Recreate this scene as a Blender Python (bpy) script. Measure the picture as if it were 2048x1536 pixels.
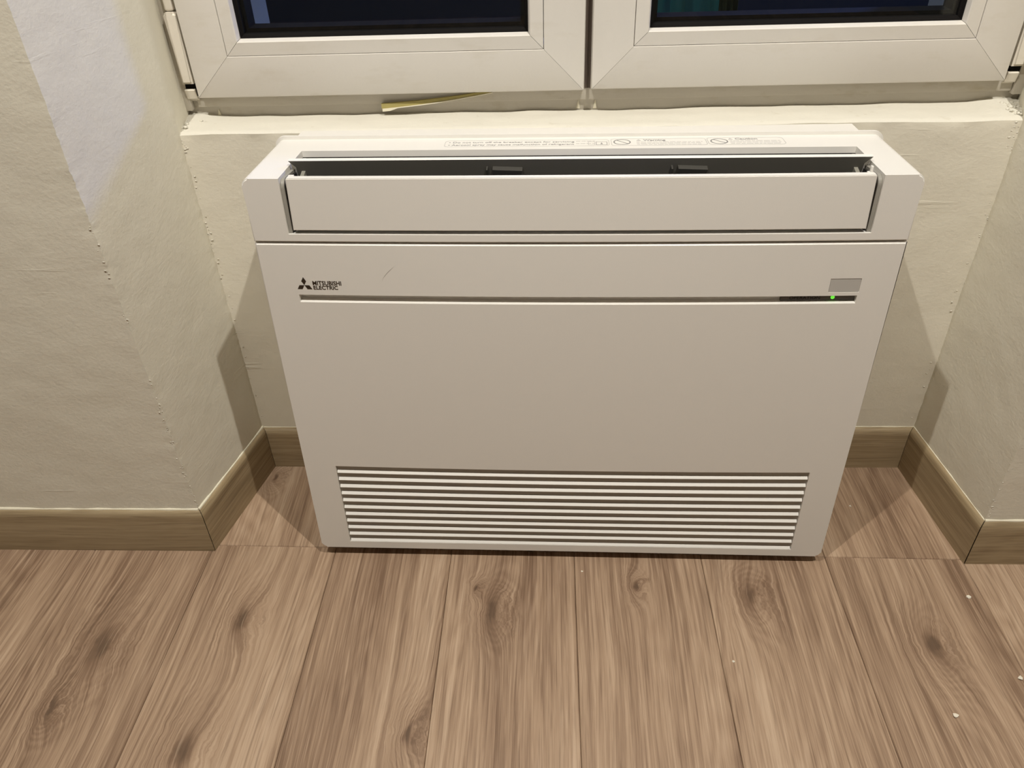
import bpy, bmesh, math, random
from mathutils import Vector, Matrix, noise
random.seed(7)
for o in list(bpy.data.objects): bpy.data.objects.remove(o, do_unlink=True)
scene = bpy.context.scene
col = scene.collection
R = math.radians

# ------------------------------------------------------------------ camera
cam = bpy.data.cameras.new('camera'); camo = bpy.data.objects.new('camera', cam); col.objects.link(camo)
camo.location = (-0.0264, -0.8039, 0.9259)
camo.rotation_euler = (R(53.621), R(1.752), R(2.073))
cam.sensor_width = 36.0; cam.lens = 1565.07 * 36.0 / 2048.0; cam.clip_start = 0.01
scene.camera = camo

# ------------------------------------------------------------------ world: dim blue dusk outside the window
world = bpy.data.worlds.new('dusk'); scene.world = world; world.use_nodes = True
wn = world.node_tree.nodes; wl = world.node_tree.links
bg = wn['Background']
tc = wn.new('ShaderNodeTexCoord'); sx = wn.new('ShaderNodeSeparateXYZ'); rp = wn.new('ShaderNodeValToRGB')
wl.new(tc.outputs['Generated'], sx.inputs[0]); wl.new(sx.outputs['Z'], rp.inputs[0]); wl.new(rp.outputs[0], bg.inputs[0])
rp.color_ramp.elements[0].position = 0.0; rp.color_ramp.elements[0].color = (0.30, 0.36, 0.62, 1)
rp.color_ramp.elements[1].position = 1.0; rp.color_ramp.elements[1].color = (0.20, 0.32, 0.80, 1)
bg.inputs[1].default_value = 0.55

# ------------------------------------------------------------------ exposure
scene.view_settings.view_transform = 'Standard'
scene.view_settings.look = 'None'
scene.view_settings.gamma = 1.0
scene.view_settings.use_curve_mapping = False
scene.view_settings.exposure = 0.0
LAMP_W = 100.0         # right downlight, watts
LAMP_LEFT = 0.80       # the left one is dimmer
FILL_W = 2.5          # added soft fill light, round lamp behind the camera
WARM = (1.0, 0.955, 0.87)

# ------------------------------------------------------------------ niche numbers (metres)
D = 0.2169                       # wall under the window
XLI, XLO, YFL = -0.5177, -0.5584, 0.0209
XRI, XRO, YFR = 0.5750, 0.5965, 0.0061
ZS = 0.589                       # sill height
BH, BT = 0.0829, 0.0090          # skirting
CEIL = 2.33
XMIN, XMAX, YMIN = -1.9, 1.9, -3.3
WIN_TOP = 2.05

# ------------------------------------------------------------------ helpers
def tag(o, label=None, cat=None, group=None, kind=None):
    if label: o['label'] = label
    if cat: o['category'] = cat
    if group: o['group'] = group
    if kind: o['kind'] = kind
    return o
def empty(name, loc=(0, 0, 0), rot=(0, 0, 0), parent=None):
    o = bpy.data.objects.new(name, None); col.objects.link(o)
    o.location = loc; o.rotation_euler = rot; o.parent = parent
    o.empty_display_size = 0.05
    return o
def link(name, me, mat, parent=None, smooth=None):
    o = bpy.data.objects.new(name, me); col.objects.link(o)
    if mat is not None:
        for m in (mat if isinstance(mat, (list, tuple)) else [mat]): me.materials.append(m)
    o.parent = parent
    if smooth is not None:
        for p in me.polygons: p.use_smooth = True
        me.set_sharp_from_angle(angle=R(smooth))
    return o
def bm_obj(name, bm, mat, parent=None, smooth=None):
    bmesh.ops.recalc_face_normals(bm, faces=bm.faces)
    me = bpy.data.meshes.new(name); bm.to_mesh(me); bm.free()
    return link(name, me, mat, parent, smooth)
def add_box(bm, x0, x1, y0, y1, z0, z1, bevel=0.0, seg=2):
    r = bmesh.ops.create_cube(bm, size=1.0)
    vs = r['verts']
    for v in vs:
        v.co = Vector((x0 + (v.co.x + .5) * (x1 - x0), y0 + (v.co.y + .5) * (y1 - y0), z0 + (v.co.z + .5) * (z1 - z0)))
    if bevel > 0:
        es = list({e for v in vs for e in v.link_edges})
        bmesh.ops.bevel(bm, geom=es, offset=bevel, segments=seg, affect='EDGES', profile=0.5)
    return vs
def box(name, x0, x1, y0, y1, z0, z1, mat, parent=None, bevel=0.0, seg=2):
    bm = bmesh.new(); add_box(bm, x0, x1, y0, y1, z0, z1, bevel, seg)
    return bm_obj(name, bm, mat, parent, 40 if bevel > 0 else None)
def prism(bm, pts, f):
    """pts: outline (a,b); f(a,b,s) -> xyz for s=0/1; closed solid"""
    lo = [bm.verts.new(f(a, b, 0)) for a, b in pts]; hi = [bm.verts.new(f(a, b, 1)) for a, b in pts]
    n = len(pts)
    bm.faces.new(lo); bm.faces.new(list(reversed(hi)))
    for i in range(n): bm.faces.new((lo[i], lo[(i + 1) % n], hi[(i + 1) % n], hi[i]))
    return lo, hi
def rounded(x0, x1, z0, z1, r, seg=6, which=(1, 1, 1, 1)):
    """outline, corners: bl, br, tr, tl"""
    out = []
    for k, (cx, cz, a0) in enumerate(((x0, z0, 180), (x1, z0, 270), (x1, z1, 0), (x0, z1, 90))):
        if which[k] and r > 0:
            sx_ = 1 if k in (0, 3) else -1; sz_ = 1 if k in (0, 1) else -1
            c = (cx + sx_ * r, cz + sz_ * r)
            for i in range(seg + 1):
                a = R(a0 + 90 * i / seg); out.append((c[0] + r * math.cos(a), c[1] + r * math.sin(a)))
        else: out.append((cx, cz))
    return out
def cut(o, cutters):
    for c in cutters:
        m = o.modifiers.new('b', 'BOOLEAN'); m.operation = 'DIFFERENCE'; m.object = c; m.solver = 'EXACT'
    dg = bpy.context.evaluated_depsgraph_get()
    me = bpy.data.meshes.new_from_object(o.evaluated_get(dg))
    o.modifiers.clear(); old = o.data; o.data = me; bpy.data.meshes.remove(old)
    for c in cutters: bpy.data.objects.remove(c, do_unlink=True)
    for p in me.polygons: p.use_smooth = True
    me.set_sharp_from_angle(angle=R(35))
def tmpbox(x0, x1, y0, y1, z0, z1):
    return box('cutter', x0, x1, y0, y1, z0, z1, None, ac)

# ------------------------------------------------------------------ materials
def mat(name, color, rough=0.5, spec=0.5, metal=0.0):
    m = bpy.data.materials.new(name); m.use_nodes = True
    b = m.node_tree.nodes['Principled BSDF']
    b.inputs['Base Color'].default_value = (*color, 1); b.inputs['Roughness'].default_value = rough
    b.inputs['Specular IOR Level'].default_value = spec; b.inputs['Metallic'].default_value = metal
    return m
class NT:
    def __init__(s, m): s.t = m.node_tree; s.n = s.t.nodes; s.l = s.t.links; s.b = s.n['Principled BSDF']
    def node(s, typ, **kw):
        n = s.n.new(typ)
        for k, v in kw.items(): setattr(n, k, v)
        return n
    def put(s, sock, v):
        if isinstance(v, bpy.types.NodeSocket): s.l.new(v, sock)
        elif v is not None: sock.default_value = v
    def math(s, op, a, b=None, c=None, clamp=False):
        n = s.node('ShaderNodeMath', operation=op, use_clamp=clamp)
        s.put(n.inputs[0], a); s.put(n.inputs[1], b); s.put(n.inputs[2], c); return n.outputs[0]
    def vmath(s, op, a, b=None):
        n = s.node('ShaderNodeVectorMath', operation=op); s.put(n.inputs[0], a); s.put(n.inputs[1], b)
        return n.outputs['Value'] if op == 'LENGTH' else n.outputs[0]
    def noise(s, vec, scale, detail=2.0, rough=0.5, dist=0.0, w=None):
        n = s.node('ShaderNodeTexNoise'); n.noise_dimensions = '4D' if w is not None else '3D'
        s.put(n.inputs['Vector'], vec); n.inputs['Scale'].default_value = scale
        n.inputs['Detail'].default_value = detail; n.inputs['Roughness'].default_value = rough; n.inputs['Distortion'].default_value = dist
        if w is not None: s.put(n.inputs['W'], w)
        return n.outputs[0]
    def ramp(s, fac, stops, interp='LINEAR'):
        n = s.node('ShaderNodeValToRGB'); s.put(n.inputs[0], fac); e = n.color_ramp.elements
        n.color_ramp.interpolation = interp
        while len(e) < len(stops): e.new(0.5)
        for k, (p, c) in enumerate(stops):
            e[k].position = p; e[k].color = (*c, 1) if len(c) == 3 else c
        return n.outputs[0]
    def mix(s, fac, a, b, blend='MIX'):
        n = s.node('ShaderNodeMix', data_type='RGBA', blend_type=blend)
        s.put(n.inputs[0], fac); s.put(n.inputs[6], a if not isinstance(a, tuple) else (*a, 1)); s.put(n.inputs[7], b if not isinstance(b, tuple) else (*b, 1))
        return n.outputs[2]
    def bump(s, height, dist, strength=1.0, prev=None):
        n = s.node('ShaderNodeBump'); s.put(n.inputs['Height'], height)
        n.inputs['Distance'].default_value = dist; n.inputs['Strength'].default_value = strength
        if prev is not None: s.l.new(prev, n.inputs['Normal'])
        return n.outputs[0]
    def pos(s): return s.node('ShaderNodeNewGeometry').outputs['Position']
    def obj(s): return s.node('ShaderNodeTexCoord').outputs['Object']
    def scale(s, v, xyz): return s.vmath('MULTIPLY', v, xyz)
    def color(s, c): s.put(s.b.inputs['Base Color'], c)
    def normal(s, n): s.l.new(n, s.b.inputs['Normal'])

def plaster(name, base, spots=0.5, marks=1.0):
    m = mat(name, base, 0.72, 0.25); t = NT(m); p = t.pos()
    big = t.noise(p, 3.0, 3.0, 0.6)
    c = t.mix(t.ramp(big, [(0.3, (0, 0, 0)), (0.7, (1, 1, 1))]), tuple(x * 0.95 for x in base), base)
    fine = t.noise(p, 60.0, 4.0, 0.65)
    c = t.mix(t.math('MULTIPLY', t.ramp(fine, [(0.62, (0, 0, 0)), (0.75, (1, 1, 1))]), 0.10 * spots), c, (base[0] * .62, base[1] * .56, base[2] * .45))
    t.color(c)
    streak = t.noise(t.scale(p, (5.0, 5.0, 70.0)), 1.0, 3.0, 0.6)
    ridges = t.ramp(streak, [(0.63, (0, 0, 0)), (0.70, (1, 1, 1)), (0.76, (0, 0, 0))])
    zone = t.ramp(t.noise(p, 5.0, 1.0), [(0.52, (0, 0, 0)), (0.64, (1, 1, 1))])
    n = t.bump(t.noise(p, 9.0, 3.0, 0.55), 0.004, 0.35)
    n = t.bump(t.math('MULTIPLY', ridges, zone), 0.0005 * marks, 0.6, n)
    n = t.bump(t.noise(t.scale(p, (1.0, 1.0, 1.25)), 150.0, 3.0, 0.6), 0.00075, 0.55, n)
    t.normal(n)
    return m
M_wall = plaster('wall_plaster', (0.78, 0.745, 0.635), 0.5, 0.55)
M_room = plaster('room_paint', (0.26, 0.25, 0.22))
M_back = plaster('niche_plaster', (0.77, 0.73, 0.62), 1.0, 1.8)
M_sill = plaster('sill_paint', (0.70, 0.67, 0.585), 3.0, 2.0)
M_ceil = mat('ceiling_paint', (0.55, 0.535, 0.49), 0.9, 0.1)

def pvc(name, base, dirt=0.25):
    m = mat(name, base, 0.42, 0.4); t = NT(m); p = t.pos()
    d = t.noise(t.scale(p, (14.0, 14.0, 40.0)), 1.0, 4.0, 0.65)
    f = t.math('MULTIPLY', t.ramp(d, [(0.56, (0, 0, 0)), (0.8, (1, 1, 1))]), dirt)
    t.color(t.mix(f, base, (base[0] * .70, base[1] * .64, base[2] * .50)))
    t.normal(t.bump(t.noise(p, 260.0, 2.0), 0.0004, 0.3))
    return m
M_pvc = pvc('window_pvc', (0.69, 0.655, 0.60))
M_pvc_dirty = pvc('window_pvc_grimy', (0.55, 0.51, 0.44), 0.7)
M_gasket = mat('black_rubber', (0.006, 0.005, 0.0045), 0.75, 0.12)
M_hingecap = pvc('hinge_cap_plastic', (0.74, 0.69, 0.60), 0.3)
M_gap = mat('dark_slot', (0.10, 0.075, 0.06), 0.6, 0.3)

def white_plastic(name, base, rough):
    m = mat(name, base, rough, 0.45); t = NT(m)
    t.normal(t.bump(t.noise(t.obj(), 900.0, 2.0, 0.6), 0.00025, 0.22))
    return m
M_unit = white_plastic('unit_plastic', (0.80, 0.775, 0.725), 0.36)
M_vane_shade = mat('vane_inner_shade', (0.15, 0.142, 0.122), 0.6, 0.25)  # white plastic darkened: shade of the louver's down-facing side is in the colour
M_trim = mat('opening_trim_grey', (0.30, 0.285, 0.25), 0.38, 0.4)
M_dark = mat('duct_charcoal', (0.020, 0.018, 0.016), 0.6, 0.3)
M_brk = mat('bracket_grey', (0.060, 0.057, 0.050), 0.6, 0.25)
M_arm = mat('hinge_arm_grey', (0.26, 0.25, 0.21), 0.5, 0.3)
M_grback = mat('grille_back_grey', (0.40, 0.375, 0.33), 0.6, 0.3)
M_display = mat('display_smoke', (0.085, 0.072, 0.060), 0.3, 0.5)
M_recv = mat('receiver_grey', (0.50, 0.485, 0.455), 0.25, 0.5)
M_ink = mat('logo_ink', (0.040, 0.026, 0.016), 0.45, 0.3)
M_inkgrey = mat('label_ink_grey', (0.30, 0.29, 0.28), 0.6, 0.2)
M_inkpale = mat('label_ink_pale', (0.52, 0.50, 0.48), 0.6, 0.2)
M_inkdisp = mat('display_ink', (0.012, 0.010, 0.010), 0.5, 0.3)
M_led = mat('green_led', (0.1, 0.5, 0.05), 0.3)
M_led.node_tree.nodes['Principled BSDF'].inputs['Emission Color'].default_value = (0.16, 0.85, 0.05, 1)
M_led.node_tree.nodes['Principled BSDF'].inputs['Emission Strength'].default_value = 0.9
M_chrome = mat('lamp_ring', (0.7, 0.7, 0.7), 0.3, 0.5, 1.0)
M_lens = mat('lamp_lens', (1, 1, 1), 0.4)
M_lens.node_tree.nodes['Principled BSDF'].inputs['Emission Color'].default_value = (*WARM, 1)
M_lens.node_tree.nodes['Principled BSDF'].inputs['Emission Strength'].default_value = 6.0
M_caulk = mat('white_caulk', (0.82, 0.77, 0.62), 0.6, 0.3)
M_foam = mat('yellowed_foam', (0.40, 0.34, 0.13), 0.8, 0.2)
M_chip = mat('paint_chip', (0.80, 0.74, 0.62), 0.8, 0.2)
M_out = mat('outdoor_dark', (0.018, 0.018, 0.018), 0.9, 0.1)
M_outwall = mat('outdoor_plaster', (0.22, 0.23, 0.25), 0.9, 0.1)
M_cloth = mat('teal_cloth', (0.035, 0.16, 0.15), 0.9, 0.1)
M_olive = mat('olive_cloth', (0.035, 0.045, 0.02), 0.9, 0.1)

def glass():
    m = bpy.data.materials.new('window_glass'); m.use_nodes = True
    t = m.node_tree; t.nodes.clear()
    out = t.nodes.new('ShaderNodeOutputMaterial'); mx = t.nodes.new('ShaderNodeMixShader')
    tr = t.nodes.new('ShaderNodeBsdfTransparent'); gl = t.nodes.new('ShaderNodeBsdfGlossy'); lw = t.nodes.new('ShaderNodeLayerWeight')
    pw = t.nodes.new('ShaderNodeMath'); pw.operation = 'POWER'; t.links.new(lw.outputs['Facing'], pw.inputs[0]); pw.inputs[1].default_value = 5.0
    fr = t.nodes.new('ShaderNodeMath'); fr.operation = 'MULTIPLY_ADD'; t.links.new(pw.outputs[0], fr.inputs[0]); fr.inputs[1].default_value = 0.96; fr.inputs[2].default_value = 0.04
    gl.inputs['Roughness'].default_value = 0.0; tr.inputs[0].default_value = (0.90, 0.93, 0.93, 1)
    t.links.new(fr.outputs[0], mx.inputs[0]); t.links.new(tr.outputs[0], mx.inputs[1]); t.links.new(gl.outputs[0], mx.inputs[2]); t.links.new(mx.outputs[0], out.inputs[0])
    return m
M_glass = glass()

def wood(name, along, dark, mid, light, knots=True, gain=1.0):
    """along: 'Y' for floor boards (grain along local y, across local x), 'X' for skirting"""
    m = mat(name, mid, 0.42, 0.38); t = NT(m)
    p = t.obj(); sep = t.node('ShaderNodeSeparateXYZ'); t.l.new(p, sep.inputs[0])
    if along == 'Y': a, b = sep.outputs['X'], sep.outputs['Y']
    else: a, b = sep.outputs['Z'], sep.outputs['X']
    seed = t.math('MULTIPLY', t.node('ShaderNodeObjectInfo').outputs['Random'], 37.0)
    def vec(x, y):
        c = t.node('ShaderNodeCombineXYZ'); t.put(c.inputs[0], x); t.put(c.inputs[1], y); return c.outputs[0]
    kd = 0.0; kdark = 0.0
    if knots:
        for nm in ('knot_a', 'knot_b'):
            at = t.node('ShaderNodeAttribute', attribute_type='OBJECT', attribute_name=nm)
            ks = t.node('ShaderNodeSeparateXYZ'); t.l.new(at.outputs['Vector'], ks.inputs[0])
            dx = t.math('SUBTRACT', a, ks.outputs['X']); dy = t.math('SUBTRACT', b, ks.outputs['Y'])
            wob = t.math('MULTIPLY', t.math('SUBTRACT', t.noise(vec(a, b), 45.0, 3.0), 0.5), 0.022)
            dx = t.math('ADD', dx, wob)
            r2 = t.math('ADD', t.math('MULTIPLY', dx, dx), t.math('MULTIPLY', t.math('MULTIPLY', dy, dy), 0.22))
            rr = t.math('DIVIDE', t.math('SQRT', r2), ks.outputs['Z'])
            inf = t.math('EXPONENT', t.math('MULTIPLY', t.math('MULTIPLY', rr, rr), -0.22))
            core = t.math('EXPONENT', t.math('MULTIPLY', t.math('MULTIPLY', rr, rr), -3.0))
            kd = t.math('ADD', kd, inf); kdark = t.math('ADD', kdark, core)
    # warped growth-ring field
    wv = vec(t.math('MULTIPLY', a, 5.0), t.math('MULTIPLY', b, 1.1))
    warp = t.noise(wv, 1.0, 2.0, 0.5, 0.0, seed)
    field = t.math('ADD', t.math('MULTIPLY', a, 9.0), t.math('MULTIPLY', warp, 7.0))
    if knots: field = t.math('ADD', field, t.math('MULTIPLY', kd, 1.6))
    ringw = t.math('ADD', t.math('MULTIPLY', field, 9.0), t.math('MULTIPLY', t.noise(vec(t.math('MULTIPLY', a, 90.0), t.math('MULTIPLY', b, 7.0)), 1.0, 3.0, 0.65, 0.0, seed), 3.2))
    ring = t.math('MULTIPLY', t.math('ADD', t.math('SINE', t.math('MULTIPLY', ringw, 3.0)), 1.0), 0.5)
    ringmask = t.ramp(t.noise(vec(t.math('MULTIPLY', a, 9.0), t.math('MULTIPLY', b, 1.2)), 1.0, 1.0, 0.5, 0.0, t.math('ADD', seed, 11.0)), [(0.42, (0.15, 0.15, 0.15)), (0.62, (1, 1, 1))])
    # tonal streaks, broad and fine; the streaks follow the warped field so that they flow round knots
    fl_ = t.math('ADD', a, t.math('MULTIPLY', warp, 0.055))
    if knots: fl_ = t.math('ADD', fl_, t.math('MULTIPLY', kd, 0.022))
    broad = t.noise(vec(t.math('MULTIPLY', fl_, 13.0), t.math('MULTIPLY', b, 0.8)), 1.0, 3.0, 0.55, 0.2, seed)
    streak = t.noise(vec(t.math('MULTIPLY', fl_, 95.0), t.math('MULTIPLY', b, 1.6)), 1.0, 4.0, 0.6, 0.15, seed)
    fibre = t.noise(vec(t.math('MULTIPLY', fl_, 480.0), t.math('MULTIPLY', b, 7.0)), 1.0, 3.0, 0.7, 0.0, seed)
    pores = t.noise(vec(t.math('MULTIPLY', fl_, 900.0), t.math('MULTIPLY', b, 16.0)), 1.0, 2.0, 0.6, 0.0, seed)
    v = t.math('ADD', t.math('MULTIPLY', broad, 0.84), t.math('MULTIPLY', streak, 0.70))
    v = t.math('ADD', v, t.math('MULTIPLY', t.math('MULTIPLY', ring, ringmask), 0.085))
    v = t.math('ADD', v, t.math('MULTIPLY', fibre, 0.66))
    v = t.math('SUBTRACT', v, 0.60)
    if knots:
        v = t.math('SUBTRACT', v, t.math('MULTIPLY', kdark, 0.34))
        v = t.math('SUBTRACT', v, t.math('MULTIPLY', kd, 0.11))
        tone = t.node('ShaderNodeAttribute', attribute_type='OBJECT', attribute_name='tone').outputs['Fac']
        v = t.math('ADD', v, tone)
    c = t.ramp(v, [(0.12, tuple(x * .6 for x in dark)), (0.32, dark), (0.54, mid), (0.80, light)])
    pf = t.math('MULTIPLY', t.ramp(pores, [(0.56, (0, 0, 0)), (0.68, (1, 1, 1))]), 0.40)
    c = t.mix(pf, c, dark)
    stroke = t.noise(vec(t.math('MULTIPLY', fl_, 330.0), t.math('MULTIPLY', b, 10.0)), 1.0, 2.0, 0.55, 0.0, t.math('ADD', seed, 5.0))
    c = t.mix(t.math('MULTIPLY', t.ramp(stroke, [(0.55, (0, 0, 0)), (0.66, (1, 1, 1))]), 0.45), c, tuple(x * .85 for x in dark))
    c = t.mix(t.math('MULTIPLY', t.ramp(stroke, [(0.32, (1, 1, 1)), (0.42, (0, 0, 0))]), 0.35), c, tuple(min(1, x * 1.12) for x in light))
    t.color(c)
    n = t.bump(fibre, 0.0005, 0.25); n = t.bump(pores, 0.0004, 0.25, n); t.normal(n)
    rgh = t.math('ADD', t.math('MULTIPLY', fibre, 0.16), 0.34); t.put(t.b.inputs['Roughness'], rgh)
    return m
M_floor = wood('oak_laminate', 'Y', (0.222, 0.140, 0.090), (0.405, 0.280, 0.188), (0.560, 0.415, 0.296))
M_skirt = wood('oak_skirting', 'X', (0.235, 0.172, 0.098), (0.350, 0.268, 0.160), (0.430, 0.340, 0.215), knots=False)
M_under = mat('underlay', (0.05, 0.035, 0.02), 0.9, 0.1)

# ------------------------------------------------------------------ lamps of the room and an added fill lamp
def downlight(x, y, label, power=1.0):
    r = empty('downlight', (x, y, CEIL)); tag(r, label, 'ceiling lamp', 'recessed ceiling downlights')
    bm = bmesh.new(); n = 32
    prof = [(0.030, -0.004), (0.046, -0.006), (0.046, 0.0), (0.030, 0.0)]
    rings = [[bm.verts.new((p[0] * math.cos(2 * math.pi * i / n), p[0] * math.sin(2 * math.pi * i / n), p[1])) for p in prof] for i in range(n)]
    for i in range(n):
        for k in range(4): bm.faces.new((rings[i][k], rings[(i + 1) % n][k], rings[(i + 1) % n][(k + 1) % 4], rings[i][(k + 1) % 4]))
    bm_obj('ring', bm, M_chrome, r, 40)
    bm = bmesh.new(); bmesh.ops.create_circle(bm, cap_ends=True, segments=32, radius=0.030, matrix=Matrix.Translation((0, 0, -0.001)))
    bm_obj('lens', bm, M_lens, r)
    l = bpy.data.lights.new('downlight_beam', 'SPOT'); l.energy = LAMP_W * power; l.color = WARM; l.shadow_soft_size = 0.013
    l.spot_size = R(140); l.spot_blend = 0.7
    lo = bpy.data.objects.new('beam', l); col.objects.link(lo); lo.parent = r; lo.location = (0, 0, -0.03)
    return r
downlight(0.461, -0.664, 'small recessed downlight in ceiling over the right end of the niche')
downlight(-0.510, -0.657, 'small recessed downlight in ceiling over the left end of the niche', LAMP_LEFT)
r = empty('fill_lamp', (0.25, -2.3, CEIL)); tag(r, 'added soft fill lamp, round white diffuser on ceiling behind the camera', 'ceiling lamp')  # unseen lamp, added only as soft fill
bm = bmesh.new(); n = 40
prof = [(0.0, -0.07), (0.12, -0.066), (0.17, -0.05), (0.19, -0.02), (0.19, 0.0)]
rings = [[bm.verts.new((p[0] * math.cos(2 * math.pi * i / n), p[0] * math.sin(2 * math.pi * i / n), p[1])) for p in prof[1:]] for i in range(n)]
cv = bm.verts.new((0, 0, -0.07))
for i in range(n):
    bm.faces.new((cv, rings[(i + 1) % n][0], rings[i][0]))
    for k in range(3): bm.faces.new((rings[i][k], rings[(i + 1) % n][k], rings[(i + 1) % n][k + 1], rings[i][k + 1]))
M_fill = mat('fill_diffuser', (0.9, 0.9, 0.88), 0.5)
M_fill.node_tree.nodes['Principled BSDF'].inputs['Emission Color'].default_value = (*WARM, 1)
M_fill.node_tree.nodes['Principled BSDF'].inputs['Emission Strength'].default_value = FILL_W / 2.0
bm_obj('diffuser', bm, M_fill, r, 60)

# ------------------------------------------------------------------ walls
def wob(p, amp=0.0009):
    v = noise.noise_vector(p * 9.0) * amp + noise.noise_vector(p * 38.0) * amp * 0.45
    if amp > 0:
        for c in CORNERS:
            d2 = (p.x - c[0]) ** 2 + (p.y - c[1]) ** 2
            if d2 < 0.0004:
                k = max(0.0, noise.noise(Vector((c[0] * 9, 1.7, p.z * 5.0))) + 0.35)
                v = v + noise.noise_vector(p * 150.0) * 0.0024 * k * math.exp(-d2 / 0.00006)
    return p + v
CORNERS = ((XLO, YFL), (XRO, YFR), (XRI, D), (XLI, D))
def patch(bm, A, B, z0, z1, du, dz, amp=0.0009, edge=0.0):
    """vertical grid between plan points A and B"""
    L = (Vector(B) - Vector(A)).length
    nu = max(1, int(L / du)); nz = max(1, int((z1 - z0) / dz)); g = []
    for j in range(nz + 1):
        row = []
        for i in range(nu + 1):
            f = i / nu
            p = Vector((A[0] + (B[0] - A[0]) * f, A[1] + (B[1] - A[1]) * f, z0 + (z1 - z0) * j / nz))
            row.append(bm.verts.new(wob(p, amp)))
        g.append(row)
    for j in range(nz):
        for i in range(nu): bm.faces.new((g[j][i], g[j][i + 1], g[j + 1][i + 1], g[j + 1][i]))
def wall_run(name, plan, fine, mat_, close):
    """plan: polyline of inner faces; fine: cells per segment near the niche; close: extra plan points behind"""
    bm = bmesh.new(); zf = 1.10
    for k in range(len(plan) - 1):
        a, b = plan[k], plan[k + 1]; du, amp = fine[k]
        patch(bm, a, b, 0, zf, du, 0.005, amp); patch(bm, a, b, zf, CEIL, du, 0.13, amp)
    ring = [plan[-1]] + close + [plan[0]]
    for k in range(len(ring) - 1): patch(bm, ring[k], ring[k + 1], 0, CEIL, 9, 9, 0.0)
    bmesh.ops.remove_doubles(bm, verts=bm.verts, dist=0.0003)
    me = bpy.data.meshes.new(name); bm.to_mesh(me); bm.free()
    o = link(name, me, [mat_, M_outwall], None, 50); o['kind'] = 'structure'
    for p in me.polygons:
        if p.center.y > 0.355: p.material_index = 1
    return o
OUT = 0.47
XWL, XWR = -0.532, 0.606
wl_ = wall_run('wall_left', [(XMIN, YFL), (-1.05, YFL), (XLO, YFL), (XLI, D), (XWL, 0.30)], [(0.1, 0.0010), (0.010, 0.0010), (0.008, 0.0009), (0.012, 0.0009)], M_wall,
    [(XWL, 0.362), (-0.450, 0.362), (-0.450, OUT - 0.03), (-0.450, OUT), (XMIN, OUT)])
wr_ = wall_run('wall_right', [(XWR, 0.30), (XRI, D), (XRO, YFR), (1.0, YFR), (XMAX, YFR)], [(0.012, 0.0009), (0.008, 0.0009), (0.010, 0.0010), (0.1, 0.0010)], M_wall,
    [(XMAX, OUT), (0.530, OUT), (0.530, OUT - 0.03), (0.530, 0.362), (XWR, 0.362)])
# wall under the window with the plastered sill on top
bm = bmesh.new()
nx, nz, ny = 150, 70, 14
x0, x1 = XWL - 0.004, XWR + 0.004
def sillz(x, y):
    lump = noise.noise(Vector((x * 22, y * 40, 3.1))) * 0.0016 + noise.noise(Vector((x * 7, y * 9, 8.1))) * 0.0022
    end = math.exp(-((x - XRI) / 0.03) ** 2) + math.exp(-((x - XLI) / 0.022) ** 2)
    end *= 1 + 0.7 * noise.noise(Vector((x * 90, y * 90, 0)))
    return ZS + lump + 0.005 * end * max(0, (y - D)) / 0.07
rows = []
for j in range(nz + 1):
    z = ZS * j / nz
    row = []
    for i in range(nx + 1):
        x = x0 + (x1 - x0) * i / nx
        p = wob(Vector((x, D, z)), 0.0011)
        if j == nz: p = Vector((x, D + 0.0016 * noise.noise(Vector((x * 30, 0, 0))), sillz(x, D) - 0.002))
        row.append(bm.verts.new(p))
    rows.append(row)
for k in range(1, ny + 1):
    y = D + 0.004 + (0.325 - D) * (k - 1) / (ny - 1)
    rows.append([bm.verts.new((x0 + (x1 - x0) * i / nx, y, sillz(x0 + (x1 - x0) * i / nx, y))) for i in range(nx + 1)])
for yy, zz in ((OUT - 0.01, ZS), (OUT - 0.01, 0.0)):
    rows.append([bm.verts.new((x0 + (x1 - x0) * i / nx, yy, zz)) for i in range(nx + 1)])
for j in range(len(rows) - 1):
    for i in range(nx):
        f = bm.faces.new((rows[j][i], rows[j][i + 1], rows[j + 1][i + 1], rows[j + 1][i]))
        f.material_index = 1 if j >= nz else 0
bm.normal_update()
me = bpy.data.meshes.new('wall_back'); bm.to_mesh(me); bm.free()
o = link('wall_back', me, [M_back, M_sill], None, 45); o['kind'] = 'structure'
# wall over the window, rest of the room shell
for nm, b in (('wall_upper', (XWL - 0.01, XWR + 0.01, 0.2, OUT, WIN_TOP + 0.03, CEIL)),
              ('wall_room_left', (XMIN - 0.1, XMIN, YMIN, OUT, 0, CEIL)), ('wall_room_right', (XMAX, XMAX + 0.1, YMIN, OUT, 0, CEIL)),
              ('wall_room_rear', (XMIN - 0.1, XMAX + 0.1, YMIN - 0.1, YMIN, 0, CEIL))):
    box(nm, *b, M_wall if nm == 'wall_upper' else M_room)['kind'] = 'structure'
box('ceiling', XMIN - 0.1, XMAX + 0.1, YMIN - 0.1, OUT, CEIL, CEIL + 0.1, M_ceil)['kind'] = 'structure'

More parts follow.
